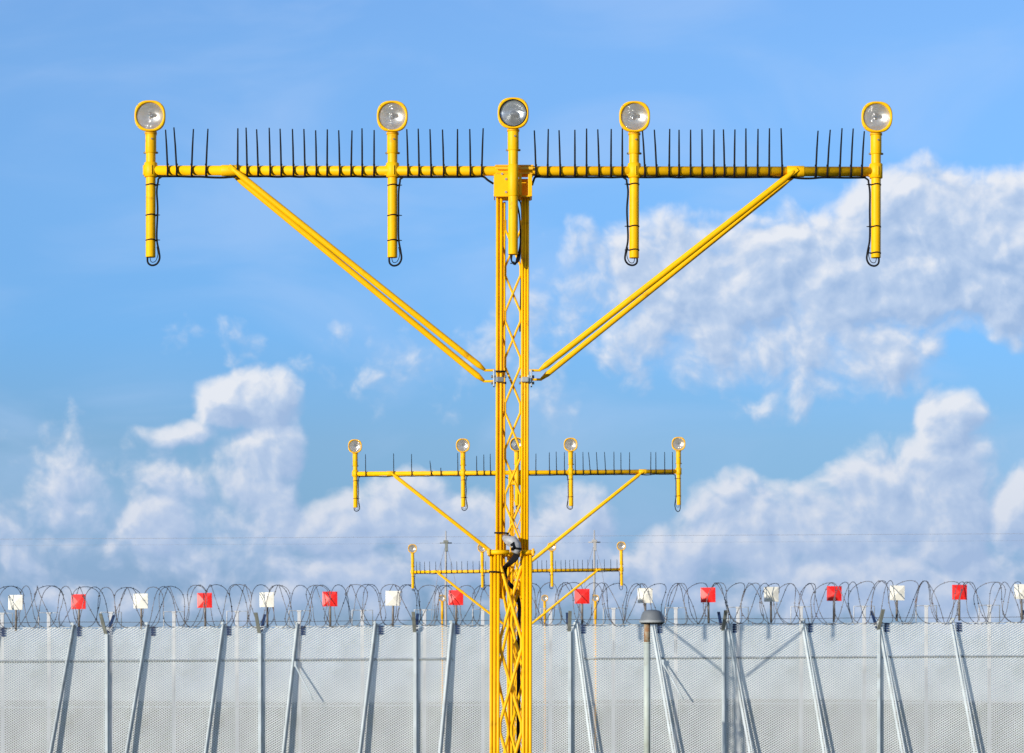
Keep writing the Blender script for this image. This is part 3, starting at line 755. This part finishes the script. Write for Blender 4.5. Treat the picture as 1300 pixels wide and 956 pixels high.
seqx = [20,100,179,260,339,419,499,579,659,739,819,899,979,1059,1139,1218,1297]
ordn = ['first','second','third','fourth','fifth','sixth','seventh','eighth','ninth','tenth']
nred = nwh = 0; names = []
for i, px in enumerate(seqx):
    if i == 8: names.append('the mast'); continue
    red = i % 2 == 1
    if red: nred += 1; k = nred
    else: nwh += 1; k = nwh
    c = 'red' if red else 'cream white'
    lab = f'square {c} marker board above the fence, {ordn[k-1]} {"red" if red else "white"} one from left'
    names.append(f'{ordn[k-1]} {"red" if red else "white"} board from left')
    if red not in first: first[red] = board_pair(REDP if red else WHP); t = first[red]
    else: t = copy_tree(first[red])
    t['label'] = lab; t['group'] = 'red and white marker boards above the fence'
    py = 765.0-14.0*px/1300.0
    p = at(px, py, DF); t.location = (p.x, DF+.0, p.z); t.rotation_euler = (random.uniform(-.03, .03), random.uniform(-.015, .015), random.uniform(-.10, .06)+(-.10 if px < 900 else .12))

# ------------------------------------------------------------------ second row: white posts with square wire frames, behind the fence
D5 = 97.0; u5 = D5/F
proto = None
pl = [3, 62, 141, 221, 301, 380, 460, 539, 613, 699, 779, 858, 937, 1017, 1097, 1176, 1256]
for i, px in enumerate(pl):
    if proto is None:
        t = proto = empty('frame_post', (0, 0, 0), 'x', 'post')
        ht = CAMZ+(HOR-777)*u5
        bm = B(); box(bm, (0, 0, ht/2), (4.4*u5, .08, ht), bev=.01); box(bm, (0, 0, ht-.02), (6*u5, .12, .05), bev=.008); obj('post', bm, WHPOST, t)
        for s in (-1, 1):
            bm = B(); hw = 13*u5
            tube(bm, [(0, 0, ht-.01), (s*hw, 0, ht-.01), (s*hw, 0, ht-21*u5)], .014, 6); tube(bm, [(s*hw, 0, ht-8*u5), (s*hw, -.10, ht-8*u5)], .01, 5)
            obj('side_arm', bm, GALV if s > 0 else WHPOST, t)
    else: t = copy_tree(proto)
    if i == 0: lb = 'white post with wire frame behind fence, left of the first white board'
    elif px == 613: lb = 'white post with wire frame behind fence, against the left side of the nearest mast'
    elif px == 699: lb = 'white post with wire frame behind fence, just right of the nearest mast'
    else:
        j = max(k for k in range(17) if seqx[k] < px)
        lb = f'white post with wire frame behind fence, just right of {names[j]}'
    t['label'] = lb; t['group'] = 'white frame posts behind the fence'
    p = at(px, 777.5-10.5*px/1300+.5, D5); t.location = (p.x, D5, p.z-(CAMZ+(HOR-777)*u5)); 

# ------------------------------------------------------------------ capped vent pipe in front of the fence
DV = 72.0; uv = DV/F
t = empty('vent_pipe', (at(821.5, 0, DV).x, DV, 0), 'pale vent pipe with dark grey domed cap standing in front of the fence', 'vent pipe')
zt = CAMZ+(HOR-791)*uv
bm = B(); tube(bm, [(0, 0, 0), (0, 0, zt-25*uv)], 4.2*uv, 24); tube(bm, [(0, 0, zt-26*uv), (0, 0, zt-25*uv), (0, 0, zt-24.2*uv)], [4.3*uv, 4.6*uv, 4.2*uv], 24); pp = obj('pipe', bm, PALE, t)
bm = B(); tube(bm, [(0, 0, zt-24.5*uv), (0, 0, zt)], 3.9*uv, 24); obj('pipe_neck', bm, RUST, t)
bm = B(); prof = [(2, 1.4), (15.5, 1.0), (16.6, 2.6), (15.2, 4.8), (13.8, 10), (12.2, 13.8), (9.2, 15.8), (4.5, 16.8), (.05, 17.1)]
n = 36; rings = [[bm.verts.new((r*uv*math.cos(2*math.pi*j/n), r*uv*math.sin(2*math.pi*j/n), zt+z*uv)) for j in range(n)] for r, z in prof]
for a, b in zip(rings, rings[1:]):
    for j in range(n): bm.faces.new((a[j], a[(j+1) % n], b[(j+1) % n], b[j])).smooth = True
cap = obj('domed_cap', bm, GREY, t); cap.location = (6.5*uv, 0, 0)
bm = B(); tube(bm, [(0, 0, zt+.1*uv), (0, 0, zt+3.0*uv)], [15.9*uv, 16.8*uv], 36); rim = obj('cap_rim', bm, GREYL, cap)
bm = B(); tube(bm, [(0, 0, zt-1.2*uv), (0, 0, zt+.2*uv)], [13.8*uv, 15.2*uv], 32); obj('cap_underside', bm, BLK, cap)

# ------------------------------------------------------------------ far poles and the power line
DP = 260.0; up_ = DP/F
for px, top, lb in ((566, 674, 'slim distant grey utility pole with stays, left of the nearest mast'), (754.5, 673, 'slim distant grey utility pole with stays, right of the nearest mast')):
    p = at(px, top, DP); t = empty('utility_pole', (p.x, DP, 0), lb, 'utility pole', 'distant utility poles on the power line')
    h = p.z; bm = B(); tube(bm, [(0, 0, 0), (0, 0, h-2.2), (0, 0, h)], [.13, .085, .05], 10); obj('pole', bm, FARP, t)
    bm = B(); box(bm, (0, -.1, h-.9), (.42, .3, .22), bev=.03); box(bm, (.05, -.1, h-1.3), (.25, .2, .8), bev=.03); tube(bm, [(-.5, 0, h-1.0), (.5, 0, h-1.0)], .05, 8); obj('pole_fitting', bm, FARP if px > 600 else OLIVE, t)
    for s in ((-1, 1)):
        bm = B(); tube(bm, [(0, 0, h-1.1), (s*.55, 0, h-3.0), (s*1.15, 0, h-6.5), (s*1.5, 0, h-12)], .022, 5); obj('stay', bm, FARW, t)
bm = B(); n = 60
for (yl, yr, dd) in ((684.5, 677.5, 0), (692, 687, 1.0)):
    a = at(-700, yl+3.8, DP+dd); b = at(2000, yr-3.8, DP+dd)
    tube(bm, [a.lerp(b, i/n) for i in range(n+1)], .013 if dd == 0 else .006, 5)
tag(obj('power_line', bm, FARW), 'thin horizontal power line wires crossing the sky behind the masts', 'power line')
